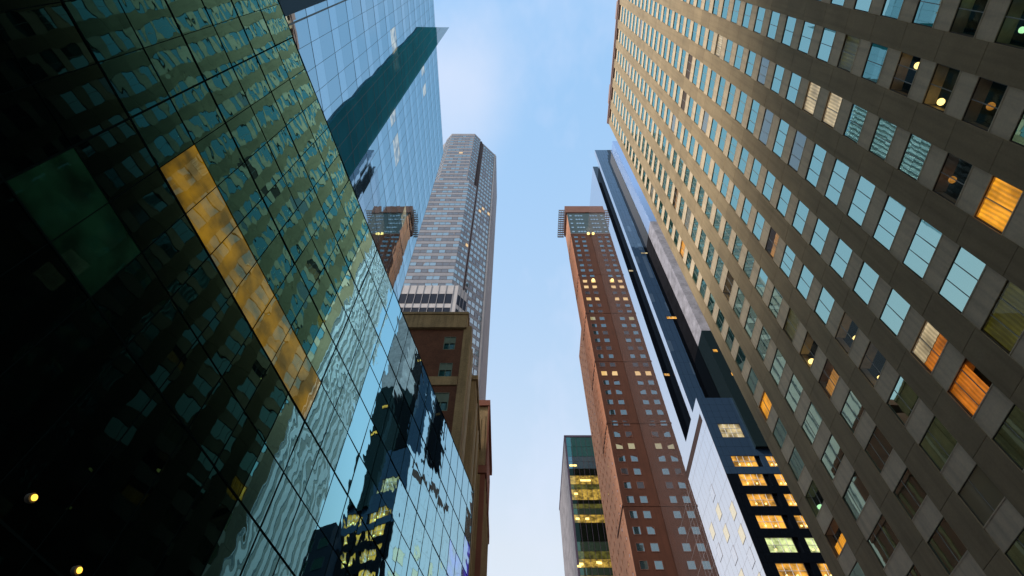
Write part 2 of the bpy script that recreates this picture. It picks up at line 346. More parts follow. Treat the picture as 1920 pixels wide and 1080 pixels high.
M['fdark'] = glass('mottled_dark_glass', 0.06, (0.6, 1, 0.9), (0.012, 0.022, 0.026), 0.05, 0.004, 0.8)
M['bluescreen'] = lamp_mat('blue_screen_light', (0.06, 0.03, 1.0), 0.9)
# far green glass tower
M['gteal'] = glass('teal_floor_glass', 0.14, (0.4, 0.9, 0.95), (0.020, 0.165, 0.17), 0.03, 0.001, 0.5)
M['gblue'] = glass('blue_floor_glass', 0.25, (0.5, 0.85, 1), (0.03, 0.12, 0.19), 0.03, 0.001, 0.5)
M['gblack'] = glass('black_floor_glass', 0.03, (0.4, 0.9, 0.8), (0.003, 0.007, 0.006), 0.03)
M['ggreen'] = glass('pale_green_floor_glass', 0.12, (0.5, 0.95, 0.8), (0.03, 0.075, 0.055), 0.03)
M['golive'] = glass('olive_floor_glass', 0.08, (0.6, 0.95, 0.7), (0.05, 0.06, 0.02), 0.03, emit=(0.6, 0.55, 0.1), estr=0.10, patch=1.1)
M['glit'] = glass('yellow_floor_glass', 0.08, (0.6, 0.95, 0.7), (0.06, 0.06, 0.02), 0.03, emit=(1.0, 0.62, 0.10), estr=0.40, patch=1.1)
M['gside'] = solid('grey_rough_stone', (0.25, 0.235, 0.25), 0.95, 0.35, 0.30, fine=0.2)
M['gedge'] = solid('mauve_metal_edge', (0.16, 0.12, 0.17), 0.6)
# fluted slab
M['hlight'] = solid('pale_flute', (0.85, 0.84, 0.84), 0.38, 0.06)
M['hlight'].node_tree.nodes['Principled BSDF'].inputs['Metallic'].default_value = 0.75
M['hdark'] = solid('dark_flute', (0.09, 0.12, 0.14), 0.6, 0.06)  # dark bands between the pale flutes

# ------------------------------------------------------------------ window helper
def windows(parent, specs, name='window', limit=100, default_frame=None, default_bar=None):
    """specs: dicts f,u0,u1,z0,z1,n,pane + bars; the 100 that show largest become parts, the rest one part."""
    for s in specs:
        s['a'] = s['f'].area(s['u0'], s['u1'], s['z0'], s['z1']) * s.get('vis', 1) + (1e6 if s.get('extra') else 0)
    specs.sort(key=lambda s: -s['a'])
    mats = []
    def mi(m):
        if m not in mats: mats.append(m)
        return mats.index(m)
    def pane(mb, s, k):
        s['f'].quad(mb, s['u0'] + .02, s['u1'] - .02, s['z0'] + .02, s['z1'] - .02, s['n'] + .03, k, s.get('ta', 0), s.get('tb', 0))
    def frame(mb, s, k0, k1):
        f, u0, u1, z0, z1, n = s['f'], s['u0'], s['u1'], s['z0'], s['z1'], s['n']
        t = s.get('t', .06); d = s.get('d', .10)
        f.box(mb, u0, u1, z0, z0 + t, n, n + d, k0); f.box(mb, u0, u1, z1 - t, z1, n, n + d, k0)
        f.box(mb, u0, u0 + t, z0 + t, z1 - t, n, n + d - .003, k0); f.box(mb, u1 - t, u1, z0 + t, z1 - t, n, n + d - .003, k0)
        b = s.get('bt', .045)
        for c in s.get('ub', ()):
            c = u0 + c * (u1 - u0); f.box(mb, c - b / 2, c + b / 2, z0 + t, z1 - t, n + .01, n + d - .006, k1)
        for c in s.get('zb', ()):
            c = z0 + c * (z1 - z0); f.box(mb, u0 + t, u1 - t, c - b / 2, c + b / 2, n + .012, n + d - .009, k1)
    rest = specs[limit:]
    for s in specs[:limit]:
        mb = MB(); frame(mb, s, 0, 1)
        o = obj(name, mb, [s.get('fm', default_frame), s.get('bm', default_bar or default_frame)], parent, s.get('label'))
        mb = MB(); pane(mb, s, 0); obj('pane', mb, s['pane'], o)
        for nm, fn, mat in s.get('extra', ()):
            mb = MB(); fn(mb, s); obj(nm, mb, mat, o)
    if rest:
        mb = MB()
        for s in rest:
            frame(mb, s, mi(s.get('fm', default_frame)), mi(s.get('bm', default_bar or default_frame)))
            pane(mb, s, mi(s['pane']))
        o = obj(name, mb, mats, parent); o['kind'] = 'stuff'

def fy(Y):                                   # a facade facing the camera (towards -y); u is world x
    return Face((0, Y), (1, 0))

# ------------------------------------------------------------------ ground
mb = MB(); mb.box(-1500, 1500, -1500, 1500, -GZ - 1.0, -GZ - .15); structure('ground', mb, M['asphalt'])
mb = MB(); mb.box(-0.2, 15.0, -700, 700, -GZ - .149, -GZ - .13); structure('road', mb, M['asphalt'])
mb = MB(); mb.box(-60, -0.25, -700, 700, -GZ - .149, -GZ - .01); structure('pavement', mb, M['paving'])
mb = MB(); mb.box(15.05, 90, -700, 700, -GZ - .149, -GZ - .01); structure('pavement', mb, M['paving'])
mb = MB()
for k in range(-40, 60): mb.box(7.3, 7.45, k * 9, k * 9 + 3, -GZ - .128, -GZ - .124)
structure('road_marking', mb, M['marking'])

# ------------------------------------------------------------------ beige slab on the right
def beige():
    t = thing('office_tower', 'tall beige stone office slab with rows of wide windows along the right of the street', 'building', 19.5, -6)
    X, YE, TOP = 19.5, 33.45, 116.8
    F = Face((X, 0), (0, -1))                # u = -y ; N = (-1, 0)
    mb = MB(); mb.box(X + 1.3, 46, -46, YE - .02, -GZ, TOP - .6); obj('wall', mb, M['room'], t)
    # far end wall and back, clad in the same stone
    mb = MB()
    for k in range(int((TOP + GZ) / 2.83)):
        z = -GZ + k * 2.83
        for j in range(8):
            mb.box(X + .45 + j * 3.25, X + .45 + j * 3.25 + 3.22, YE - .015, YE - .002, z, z + 2.81)
    obj('end_wall', mb, M['pier'], t)
    edges = [(32.15, 33.45), (28.6, 30.3), (24.55, 26.15), (21.05, 22.55), (17.65, 19.05), (14.23, 15.65), (10.37, 11.73), (7.1, 8.5), (3.95, 5.25)]
    y = 3.95
    while y > -44: edges.append((y - 3.25, y - 3.25 + 1.3)); y -= 3.25
    zj = 22.4 - 2.83 * 8
    nfl = int((TOP - 2.0 - zj) / 2.83)
    for a, b in edges:
        mb = MB()
        F.box(mb, -b + .02, -a - .02, -GZ, TOP - .7, -1.0, -.03, 1)
        z = -GZ
        zs = [zj + k * 2.83 for k in range(0, nfl + 1)]
        for z1 in zs + [TOP - .7]:
            if z1 - z > .2: F.box(mb, -b, -a, z + .012, z1 - .012, -.5, 0, 0)
            z = z1
        obj('pier', mb, [M['pier'], M['joint']], t)
    z = 25.02 - 2.83 * 9
    while z < TOP - 3:
        mb = MB(); F.box(mb, -YE + .1, 45.8, z, z + 1.12, -.7, -.035)
        F.box(mb, -YE + .1, 45.8, z + 1.12, z + 1.18, -.7, -.02)
        obj('spandrel_band', mb, M['spandrel'], t); z += 2.83
    zlast = z
    mb = MB(); F.box(mb, -YE + .1, 45.8, zlast - .3, TOP - .75, -.9, -.2); obj('louvre_band', mb, M['louvre'], t)
    mb = MB(); F.box(mb, -YE - .12, 45.8, TOP - .7, TOP, -1.2, .22); F.box(mb, -YE - .05, 45.8, TOP - 1.3, TOP - .7, -1.0, .08)
    F.box(mb, -30, -26.4, TOP, TOP + 1.6, -1.2, .10); F.box(mb, -14.5, -11.5, TOP, TOP + 1.6, -1.2, .10)
    obj('cornice', mb, M['cornice'], t)
    # windows
    sp = {}
    win = sorted([(edges[i + 1][1], edges[i][0]) for i in range(len(edges) - 1)], reverse=True)
    specs = []
    for ci, (a, b) in enumerate(win):
        for k in range(-8, 32):
            z0 = 23.34 + 2.83 * k
            if z0 + 1.7 > TOP - 2.5: continue
            wide = b - a > 2.2
            p = M['pane']
            if random.random() < .045: p = M['pane_blind']
            s = dict(f=F, u0=-b, u1=-a, z0=z0 - .02, z1=z0 + 1.70, n=-.12, pane=p, t=.045, d=.05, bt=.035,
                     ub=(.33, .67) if (wide or (ci * 7 + k * 3) % 11 == 0) else (.5,), ta=random.gauss(0, .005), tb=random.gauss(0, .005), fm=M['wframe'], bm=M['wbar'])
            specs.append(s); sp[(ci, k)] = s
    def at(u, v):
        r = ray(u, v); q = X / r[0]; y, z = r[1] * q, r[2] * q
        best = min(specs, key=lambda s: abs((s['u0'] + s['u1']) / 2 + y) + abs((s['z0'] + s['z1']) / 2 - z))
        return best
    def curtain(c0, c1, d0, d1):
        def fn(mb, s):
            w_, h_ = s['u1'] - s['u0'], s['z1'] - s['z0']
            n_ = 10
            for i in range(n_):              # pleats
                a = s['u0'] + w_ * (c0 + (c1 - c0) * i / n_); b = s['u0'] + w_ * (c0 + (c1 - c0) * (i + 1) / n_)
                n0 = s['n'] - .06 - (.03 if i % 2 else 0); n1 = s['n'] - .06 - (0 if i % 2 else .03)
                mb.face([s['f'].p(a, s['z0'] + h_ * d0, n0), s['f'].p(b, s['z0'] + h_ * d0, n1), s['f'].p(b, s['z0'] + h_ * d1, n1), s['f'].p(a, s['z0'] + h_ * d1, n0)])
        return fn
    def lamp(c, d, r=.16):
        def fn(mb, s):
            w_, h_ = s['u1'] - s['u0'], s['z1'] - s['z0']
            p = s['f'].p(s['u0'] + c * w_, s['z0'] + d * h_, s['n'] - .25)
            mb.cyl((p[0], p[1], p[2] - .05), (0, 0, 1), r, .1, 12)
        return fn
    def lit(u, v, extra, clear=True):
        s = at(u, v); s['extra'] = extra
        if clear: s['pane'] = M['pane_clear']
    # u grows towards the camera: c=0 is the far jamb, c=1 the near jamb
    lit(1870, 380, [('curtain', curtain(.02, .98, .02, .98), M['amber']), ('lamp', lamp(.8, .12, .08), M['lampglow'])])
    lit(1818, 718, [('curtain', curtain(.02, .80, .05, .98), M['orange'])])
    lit(1742, 640, [('curtain', curtain(.02, .98, .02, .45), M['orange']), ('blind', curtain(.02, .98, .47, .98), M['cream'])])
    lit(1803, 505, [('curtain', curtain(.20, .95, .02, .42), M['dimamber']), ('lamp', lamp(.15, .15), M['lampglow'])])
    lit(1892, 590, [('curtain', curtain(.02, .98, .02, .98), M['olive'])])
    lit(1557, 705, [('curtain', curtain(.05, .85, .02, .6), M['dimamber'])])
    lit(1437, 762, [('curtain', curtain(.02, .98, .02, .98), M['amber'])])
    lit(1275, 463, [('curtain', curtain(.02, .98, .02, .98), M['amber'])])
    lit(1267, 368, [('curtain', curtain(.02, .98, .1, .7), M['dimamber'])])
    lit(1445, 468, [('curtain', curtain(.02, .98, .02, .55), M['dimamber'])])
    lit(1557, 212, [('curtain', curtain(.02, .98, .02, .98), M['cream'])])
    lit(1524, 190, [('curtain', curtain(.02, .98, .02, .98), M['cream'])])
    lit(1593, 100, [('curtain', curtain(.02, .98, .02, .98), M['olive'])])
    lit(1352, 75, [('curtain', curtain(.02, .98, .02, .98), M['cream'])])
    lit(1572, 1000, [('curtain', curtain(.1, .9, .02, .45), M['amber'])])
    lit(1480, 610, [('curtain', curtain(.02, .98, .02, .98), M['olive'])])
    lit(1700, 135, [('lamp', lamp(.75, .35), M['lampglow'])])
    lit(1760, 160, [('lamp', lamp(.15, .55), M['lampglow'])])
    lit(1838, 190, [('lamp', lamp(.45, .5), M['dimamber'])])
    lit(1800, 40, [('lamp', lamp(.8, .75, .12), M['lampgreen'])])
    lit(1900, 40, [('lamp', lamp(.3, .55, .12), M['lampgreen'])])
    lit(1780, 325, [('lamp', lamp(.4, .7), M['dimamber'])])
    lit(1590, 640, [('lamp', lamp(.5, .2, .2), M['lampglow'])])
    lit(1640, 680, [('lamp', lamp(.25, .2, .14), M['lampglow'])])
    lit(1515, 625, [('lamp', lamp(.1, .4, .2), M['lampglow'])])
    lit(1525, 930, [('lamp', lamp(.3, .3, .2), M['lampgreen'])])
    lit(1365, 500, [('lamp', lamp(.2, .3, .12), M['lampglow'])])
    for u, v in ((1288, 120), (1291, 145), (1278, 195)): at(u, v)['pane'] = M['louvre']
    for u, v in ((1625, 520), (1750, 560)): at(u, v)['pane'] = M['pane']
    windows(t, specs)
beige()

# ------------------------------------------------------------------ teal glass podium on the left
TH = R(12.75); AO = (-9.70, 2.19); AU = (math.sin(TH), math.cos(TH))
def podium():
    F = Face(AO, AU)
    P = lambda s: (AO[0] + s * AU[0], AO[1] + s * AU[1])
    t = thing('glass_podium', 'low dark teal glass block at left mirroring the street, one strip lit amber', 'building', -11, 10)
    H = 26.3; S1 = 31.9
    a, b = P(-10), P(S1)
    inset = lambda s: (F.p(s, 0, -.12)[0], F.p(s, 0, -.12)[1])
    mb = MB(); mb.prism([inset(-10), inset(S1 - .1), (-10.55, 33.2), (-10.55, 3.3), (-20, 3.3), (-20, -9)], -GZ, H - .05); obj('wall', mb, M['adark'], t)
    # joints: 1.31 m bays with heavier ones, 4.09 m storeys with a transom between
    zs = [-GZ, 1.8, 5.9, 9.95, 11.9, 14.04, 15.97, 18.07, 20.1, 22.12, 24.2, H]
    heavy_z = {9.95, 14.04, 18.07, 22.12, 5.9, H}
    us = []; u = 1.78 - 1.3075 * 9
    while u < S1 - .3: us.append(u); u += 1.3075
    us.append(S1)
    heavy_u = lambda u: round((u - 1.78) / 1.3075) % 8 == 0
    panels = []
    for i in range(len(us) - 1):
        for j in range(len(zs) - 1):
            panels.append((F.area(us[i], us[i + 1], zs[j], zs[j + 1]), i, j))
    panels.sort(reverse=True)
    rest = MB(); mats = [M['apanel'], M['apanel_lit'], M['apanel_green'], M['apanel_blue'], M['apanel_wavy'], M['apanel_dark'], M['apanel_sky'], M['apanel_sky_wavy']]
    def kind(i, j):
        u = (us[i] + us[i + 1]) / 2; z = (zs[j] + zs[j + 1]) / 2
        if 14.04 < z < 15.97 and 3.0 < u < 12.3: return 1
        if (u > 27.7 and 17 < z < 20.2) or (u > 30.2 and 20 < z < 22.2): return 3
        if 9.9 < z < 11.95 and 1.78 < u < 4.3: return 2
        if z < 14.04 and u < 10.9: return 5
        w_ = (zs[j + 1] in heavy_z or z < 9) and (i * 7 + j * 3) % 5
        if u > 11.0: return 7 if w_ else 6
        return 4 if w_ else 0
    for n_, (ar, i, j) in enumerate(panels):
        k = kind(i, j)
        mb = MB() if n_ < 100 else rest
        F.quad(mb, us[i] + .006, us[i + 1] - .006, zs[j] + .006, zs[j + 1] - .006, 0, 0 if n_ < 100 else k, random.gauss(0, .0035), random.gauss(0, .0035))
        if n_ < 100: obj('glass_panel', mb, mats[k], t, ('amber lit glass panel' if k == 1 else 'faintly green lit glass panel' if k == 2 else 'glass panel with blue light behind it' if k == 3 else None))
    o = obj('glass_panel', rest, mats, t); o['kind'] = 'stuff'
    mb = MB()
    for u in us:
        hw = .024 if heavy_u(u) else .010
        F.box(mb, u - hw, u + hw, -GZ, H, -.06, .012)
    for z in zs[1:]:
        hw = .026 if z in heavy_z else .010
        F.box(mb, us[0], S1, z - hw, z + hw, -.06, .016)
    obj('glazing_joint', mb, M['ajoint'], t)
    E = Face(b, (-.99, .02))
    mb = MB(); E.quad(mb, 0, 7.6, -GZ, H, .01); obj('end_panel', mb, M['apanel'], t)
podium()
def hitA(u, v):
    F = Face(AO, AU); r = ray(u, v); k = r[0] * F.N[0] + r[1] * F.N[1]
    d = AO[0] * F.N[0] + AO[1] * F.N[1]; q = d / k
    x, y, z = (c * q for c in r)
    return (x - AO[0]) * AU[0] + (y - AO[1]) * AU[1], z
def wall_lamp(u, v, label):
    F = Face(AO, AU); s, z = hitA(u, v)
    p = F.p(s, z, .02)
    t = thing('wall_lamp', label, 'lamp', p[0], p[1], z, 'round lamps on the dark glass')
    mb = MB(); mb.cyl(p, (F.N[0], F.N[1], 0), .085, .09, 20); mb.cyl((p[0], p[1], p[2]), (F.N[0], F.N[1], 0), .05, .10, 12)
    obj('housing', mb, M['wframe'], t)
    q = F.p(s, z, .122)
    mb = MB(); mb.cyl(q, (F.N[0], F.N[1], 0), .055, .02, 20); obj('lens', mb, M['lamporange'], t)
wall_lamp(52, 935, 'round orange lamp glowing on the dark glass, the upper and brighter of two')
wall_lamp(137, 1071, 'small round yellow lamp on the dark glass by the picture bottom, lower of two')

# ------------------------------------------------------------------ blue glass tower above the podium
def blue_tower():
    XB, Y0, Y1, TOP = -10.6, 3.5, 29.45, 86.2
    t = thing('glass_tower', 'pale blue mirror glass tower rising behind the dark teal podium', 'building', -20, 16)
    F = Face((XB, 0), (0, 1))               # u = y, N = +x
    mb = MB(); mb.box(-38, XB - .1, Y0, Y1 - .05, -GZ, TOP - .3); obj('wall', mb, M['bjoint'], t)
    z = 16.45; us = []; u = 3.9 - 1.21 * 0
    while u < Y1 - .2: us.append(u); u += 1.215
    us = [Y0] + us + [Y1]
    zs = []
    while z < TOP: zs.append(z); z += 4.03
    zs.append(TOP)
    lit = set()
    for u_, v_ in ((728, 60), (735, 140), (742, 255), (745, 300), (733, 100), (790, 130), (795, 175), (738, 220), (752, 420)):
        r = ray(u_, v_); q = XB / r[0]; y_, z_ = r[1] * q, r[2] * q
        lit.add((sum(1 for c in us if c < y_) - 1, sum(1 for c in zs if c < z_) - 1))
    for j in range(len(zs) - 1):
        z0, z1 = zs[j], zs[j + 1]
        mb = MB(); zm = min(z0 + 1.5, z1)
        for i in range(len(us) - 1):
            F.quad(mb, us[i] + .005, us[i + 1] - .005, z0 + .005, zm - .005, 0, 1, random.gauss(0, .0012), random.gauss(0, .0012))
            if z1 - zm > .3: F.quad(mb, us[i] + .005, us[i + 1] - .005, zm + .005, z1 - .005, 0, 2 if (i, j) in lit else 0, random.gauss(0, .0012), random.gauss(0, .0012))
        obj('glass_band', mb, [M['bvision'], M['bspan'], M['blit']], t)
    mb = MB()
    for k, u in enumerate(us): F.box(mb, u - (.045 if k == 1 else .009), u + (.045 if k == 1 else .009), 16, TOP, -.06, .006)
    for j, z in enumerate(zs): F.box(mb, Y0, Y1, z - .02, z + .02, -.06, .008)
    obj('glazing_joint', mb, M['bjoint'], t)
    E = Face((XB, Y1), (-1, 0))
    mb = MB(); E.quad(mb, 0.02, 27, -GZ, TOP, 0); obj('end_panel', mb, M['bspan'], t)
    # dark reflection on the face modelled as a tinted slab, tip clear of the roof
    rnd = random.Random(3)
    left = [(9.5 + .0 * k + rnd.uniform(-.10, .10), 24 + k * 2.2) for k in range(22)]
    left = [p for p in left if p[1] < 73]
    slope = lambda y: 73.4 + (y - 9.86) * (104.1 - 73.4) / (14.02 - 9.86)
    def reflection_slab(pts, mat, name):
        mb = MB(); n = len(pts)
        fr = [F.p(y, z, .16) for y, z in pts]; bk = [F.p(y, z, .02) for y, z in pts]
        mb.face(fr); mb.face(bk[::-1])
        for k in range(n): l = (k + 1) % n; mb.face([fr[l], fr[k], bk[k], bk[l]])
        obj(name, mb, mat, t)
    mb = MB()
    for z in zs[2:-1]:
        if z < 73: F.box(mb, 9.75, 13.5, z - .02, z + .02, .15, .175); F.box(mb, 9.75, 13.5, z + 1.49, z + 1.51, .15, .17)
    for u in us:
        if 9.6 < u < 13.5: F.box(mb, u - .012, u + .012, 24, slope(max(u, 9.9)) - .3, .15, .172)
    obj('reflection_joint', mb, M['bjoint'], t)
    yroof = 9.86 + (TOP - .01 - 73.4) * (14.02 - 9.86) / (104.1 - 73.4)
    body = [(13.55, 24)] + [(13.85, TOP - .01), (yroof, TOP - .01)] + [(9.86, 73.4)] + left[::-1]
    reflection_slab(body, M['breflect'], 'dark_reflection')
    reflection_slab([(13.85, TOP), (14.02, 104.1), (yroof, TOP)], M['breflect_tip'], 'reflection_tip')
blue_tower()

# ------------------------------------------------------------------ grey tower with chamfered corners
def grey_tower():
    t = thing('stone_tower', 'tall grey pink tower with chamfered corners and ribbon windows beyond the blue glass', 'building', -22.4, 95)
    TOP, BAND, BASE = 262.0, 203.4, 128.1
    mb = MB()
    mb.prism([(-30.6, 84.2), (-14.3, 84.2), (-7.9, 90.5), (-7.4, 91.0), (-7.4, 112), (-37.4, 112), (-37.4, 91)], -GZ, TOP)
    obj('wall', mb, M['tstone'], t)
    def bay(c, hw, y0, ch, back, z0, z1):
        return [(c - hw, y0), (c + hw, y0), (c + hw + ch[0], y0 + ch[1]), (c + hw + ch[0] - .3, back), (c - hw - ch[0] + .3, back), (c - hw - ch[0], y0 + ch[1])]
    mb = MB(); mb.prism(bay(-22.4, 5.3, 80.4, (2.6, 2.75), 84.5, 0, 0), BAND, TOP - .02); mb.prism(bay(-22.4, 6.4, 80.0, (2.75, 2.4), 84.5, 0, 0), BASE, BAND - .5)
    obj('bay_wall', mb, M['tstone'], t)
    mb = MB(); mb.prism(bay(-22.4, 8.3, 79.6, (2.3, 2.6), 86, 0, 0), -GZ, BASE); obj('base_wall', mb, M['twhite'], t)
    mb = MB(); mb.prism(bay(-22.4, 6.2, 80.5, (2.6, 2.4), 84.5, 0, 0), BAND - .5, BAND); obj('belt_course', mb, M['tline'], t)
    mb = MB(); mb.prism([(-15.0, 83.4), (-13.9, 83.3), (-13.2, 85.2), (-14.5, 84.6)], BASE, TOP - 2); obj('recess', mb, M['trecess'], t)
    specs = []
    def facewin(F, us, zs, h, pg, n=.0, t_=.04, mid=None):
        for (z) in zs:
            for i, (a, b) in enumerate(us):
                g = random.random() < pg[i % len(pg)]
                specs.append(dict(f=F, u0=a, u1=b, z0=z, z1=z + h, n=n - .02, d=.07, t=t_, pane=M['tpane_grey'] if g else M['tpane'], fm=M['tline'], ta=random.gauss(0, .006), tb=random.gauss(0, .006)))
    # lower bay front
    F = fy(80.0)
    us = [(-28.7 + k * 1.845, -28.7 + k * 1.845 + 1.79) for k in range(7)]
    zs = []; z = 127.9 + .0
    while z + 2.2 < BAND - .6: zs.append(z + .1); z += 3.74
    facewin(F, us, zs, 1.95, [.7, .5, .3, .3, .3, .8, .35])
    C = Face((-16.0, 80.0), (2.75, 2.4)); us = [(.15 + k * 1.15, .15 + k * 1.15 + 1.02) for k in range(3)]
    facewin(C, us, zs, 1.95, [.12])
    # upper bay
    F = fy(80.4); us = [(-27.5 + k * 1.70, -27.5 + k * 1.70 + 1.64) for k in range(6)]
    zu = []; z = BAND + 1.2
    while z + 2.2 < TOP: zu.append(z); z += 3.74
    facewin(F, us, zu, 1.95, [.5, .8, .4, .35, .9, .45])
    C = Face((-17.1, 80.4), (2.6, 2.75)); us = [(.1 + k * 1.22, .1 + k * 1.22 + 1.1) for k in range(3)]
    facewin(C, us, zu, 1.95, [.15])
    C = Face((-30.3, 83.15), (2.6, -2.75))
    facewin(C, us, zu, 1.95, [.2])
    # diagonal face
    D = Face((-14.3, 84.2), (6.4, 6.3)); us = [(.35 + k * 1.38, .35 + k * 1.38 + 1.2) for k in range(6)]
    zd = []; z = 100.0
    while z + 2.2 < TOP: zd.append(z); z += 3.74
    facewin(D, us, zd, 2.4, [.15])
    # lit windows: one high on the bay, one on the chamfer, a short row on the diagonal face
    def near(x, y, z):
        return min(specs, key=lambda s: sum((a - b) ** 2 for a, b in zip(s['f'].p((s['u0'] + s['u1']) / 2, (s['z0'] + s['z1']) / 2), (x, y, z))))
    def pix(u, v, Y):
        r = ray(u, v); q = Y / r[1]; return (r[0] * q, Y, r[2] * q)
    for u, v, Y in ((864, 286, 80.4), (877, 453, 81), (902, 392, 86), (908, 396, 88), (913, 401, 89.5)):
        s = near(*pix(u, v, Y)); s['pane'] = M['rpane_lit']; s['vis'] = 50
    windows(t, specs)
    # base storeys
    sp = []
    F = fy(79.6); us = [(-30.6 + k * 1.93 + .1, -30.6 + k * 1.93 + 1.83) for k in range(8)]
    C = Face((-14.1, 79.6), (2.3, 2.6)); uc = [(.1 + k * 1.12, .1 + k * 1.12 + 1.02) for k in range(3)]
    F2 = Face((-30.7 - 2.3, 82.2), (2.3, -2.6))
    for z0, z1 in ((119.6, 124.0), (113.2, 117.7), (106, 111), (99, 104)):
        for f_, uu in ((F, us), (C, uc)):
            for a, b in uu: sp.append(dict(f=f_, u0=a, u1=b, z0=z0, z1=z1, n=-.01, d=.06, t=.05, pane=M['tdark'], fm=M['trecess']))
    windows(t, sp, 'plant_window', default_frame=M['trecess'])
    mb = MB()
    for k in range(9): F.box(mb, -30.6 + k * 1.93 - .07, -30.6 + k * 1.93 + .07, 60, BASE + .2, 0, .16)
    for k in range(4): C.box(mb, k * 1.12 - .04 + .05, k * 1.12 + .14, 60, BASE + .2, 0, .14)
    obj('mullion', mb, M['tstone'], t)
    mb = MB(); D.box(mb, 8.45, 9.0, -GZ, TOP - .2, -.1, .25); obj('edge_strip', mb, M['twhite'], t)
grey_tower()

# ------------------------------------------------------------------ brown blocks on the left of the street
def sash(F, u0, u1, z0, z1, parent):
    specs = [dict(f=F, u0=u0, u1=u1, z0=z0, z1=z1, n=-.14, d=.12, t=.07, bt=.06, zb=(.5,), ub=(.5,), pane=M['kpane'], fm=M['kblind'], bm=M['kblind'],
                  extra=[('blind', lambda mb, s: F.box(mb, u0 + .08, u1 - .08, z0 + (z1 - z0) * .52, z1 - .07, -.10, -.085), M['kblind'])])]
    windows(parent, specs)
def wall_with_holes(mb, F, u0, u1, z0, z1, holes, n0, n1, m=0):
    """front wall as boxes butted round rectangular openings in one column band each"""
    holes = sorted(holes, key=lambda h: h[2]); z = z0
    for a, b, c, d in holes:
        F.box(mb, u0, u1, z, c, n0, n1, m); F.box(mb, u0, a, c, d, n0, n1, m); F.box(mb, b, u1, c, d, n0, n1, m); z = d
    F.box(mb, u0, u1, z, z1, n0, n1, m)
def corner_block():
    t = thing('brick_building', 'brown brick building with tan stone top band and green sash windows behind the teal podium', 'building', -12, 40)
    F = fy(34.0)
    holes = [(-6.6, -5.47, 43.2, 45.2), (-6.65, -5.45, 39.3, 41.2), (-6.7, -5.4, 35.0, 37.2)]
    mb = MB(); wall_with_holes(mb, F, -10.5, -4.80, -GZ, 46.4, holes, -.4, -.02); mb.box(-19, -4.9, 34.41, 46, -GZ, 46.3); mb.box(-19, -10.5, 33.9, 34.41, -GZ, 46.3); obj('wall', mb, M['kbrick'], t)
    mb = MB(); mb.box(-19, -4.55, 33.72, 46, 46.4, 49.0); mb.box(-19, -4.45, 33.62, 46, 48.6, 48.95)
    obj('cornice', mb, M['ktan'], t)
    mb = MB(); F.box(mb, -4.80, -4.03, -GZ, 46.9, -1.6, .04); obj('quoin', mb, M['ktan'], t)
    mb = MB(); F.box(mb, -10.5, -4.84, 38.1, 39.2, -.3, .09); obj('sill_course', mb, M['ktan'], t)
    for h in holes: sash(F, *h, t)
    # street side with pale pilasters
    S = Face((-4.03, 35.6), (0, 1))
    mb = MB(); mb.box(-19, -4.15, 35.6, 46, -GZ, 45.5); obj('side_wall', mb, M['ktan'], t)
    for u in (.5, 1.3): 
        mb = MB(); S.box(mb, u, u + .35, 20, 46, -.2, .06); obj('pilaster', mb, M['kpale'], t)
corner_block()
def tan_block():
    t = thing('limestone_building', 'tan limestone building with flat ledge between the brick block and the red cornice', 'building', -10, 42)
    F = fy(38.0)
    mb = MB(); mb.box(-18, -3.55, 38, 47.8, -GZ, 43.3); obj('wall', mb, M['ktan'], t)
    mb = MB(); mb.box(-18, -3.38, 37.82, 47.8, 43.3, 43.9); obj('ledge', mb, M['ktan'], t)
    mb = MB(); F.box(mb, -5.6, -4.55, 22, 37.9, -.2, .012); obj('recessed_panel', mb, M['kbrick'], t)
    S = Face((-3.55, 38), (0, 1))
    for k in range(5):
        mb = MB(); S.box(mb, .3 + k * 1.9, .62 + k * 1.9, -GZ, 42.4, -.1, .10); obj('pilaster', mb, M['kpale'] if k % 2 else M['ktan'], t)
tan_block()
def red_cornice_block():
    t = thing('stone_building', 'narrow red brown stone building, its boxed cornice projecting beyond the tan ledge beside it', 'building', -10, 52)
    F = fy(48.0)
    mb = MB(); mb.box(-18, -2.82, 48, 60, -GZ, 49.0); obj('wall', mb, M['kred'], t)
    mb = MB(); mb.box(-18, -2.58, 47.7, 60, 50.0, 50.9); mb.box(-18, -2.62, 47.8, 60, 40.2, 41.2)
    mb.box(-2.80, -2.64, 47.75, 48.15, 41.2, 50.0); obj('cornice', mb, M['kred'], t)
    mb = MB(); F.box(mb, -4.0, -2.78, 41.3, 50.5, -.2, .05); F.box(mb, -3.75, -3.55, 41.3, 48, -.2, .12); F.box(mb, -3.2, -3.05, 41.3, 48.5, -.2, .12); obj('panel', mb, M['ktan'], t)
    S = Face((-2.82, 48), (0, 1))
    mb = MB()
    for k in range(6): S.box(mb, .6 + k * 2, 1.0 + k * 2, -GZ, 40.1, -.1, .12)
    obj('rib', mb, M['ktan'], t)
    mb = MB(); F.box(mb, -3.6, -3.3, -GZ, 40.1, -.1, .10); F.box(mb, -4.4, -4.2, -GZ, 40.1, -.1, .06); obj('pilaster', mb, M['ktan'], t)
red_cornice_block()

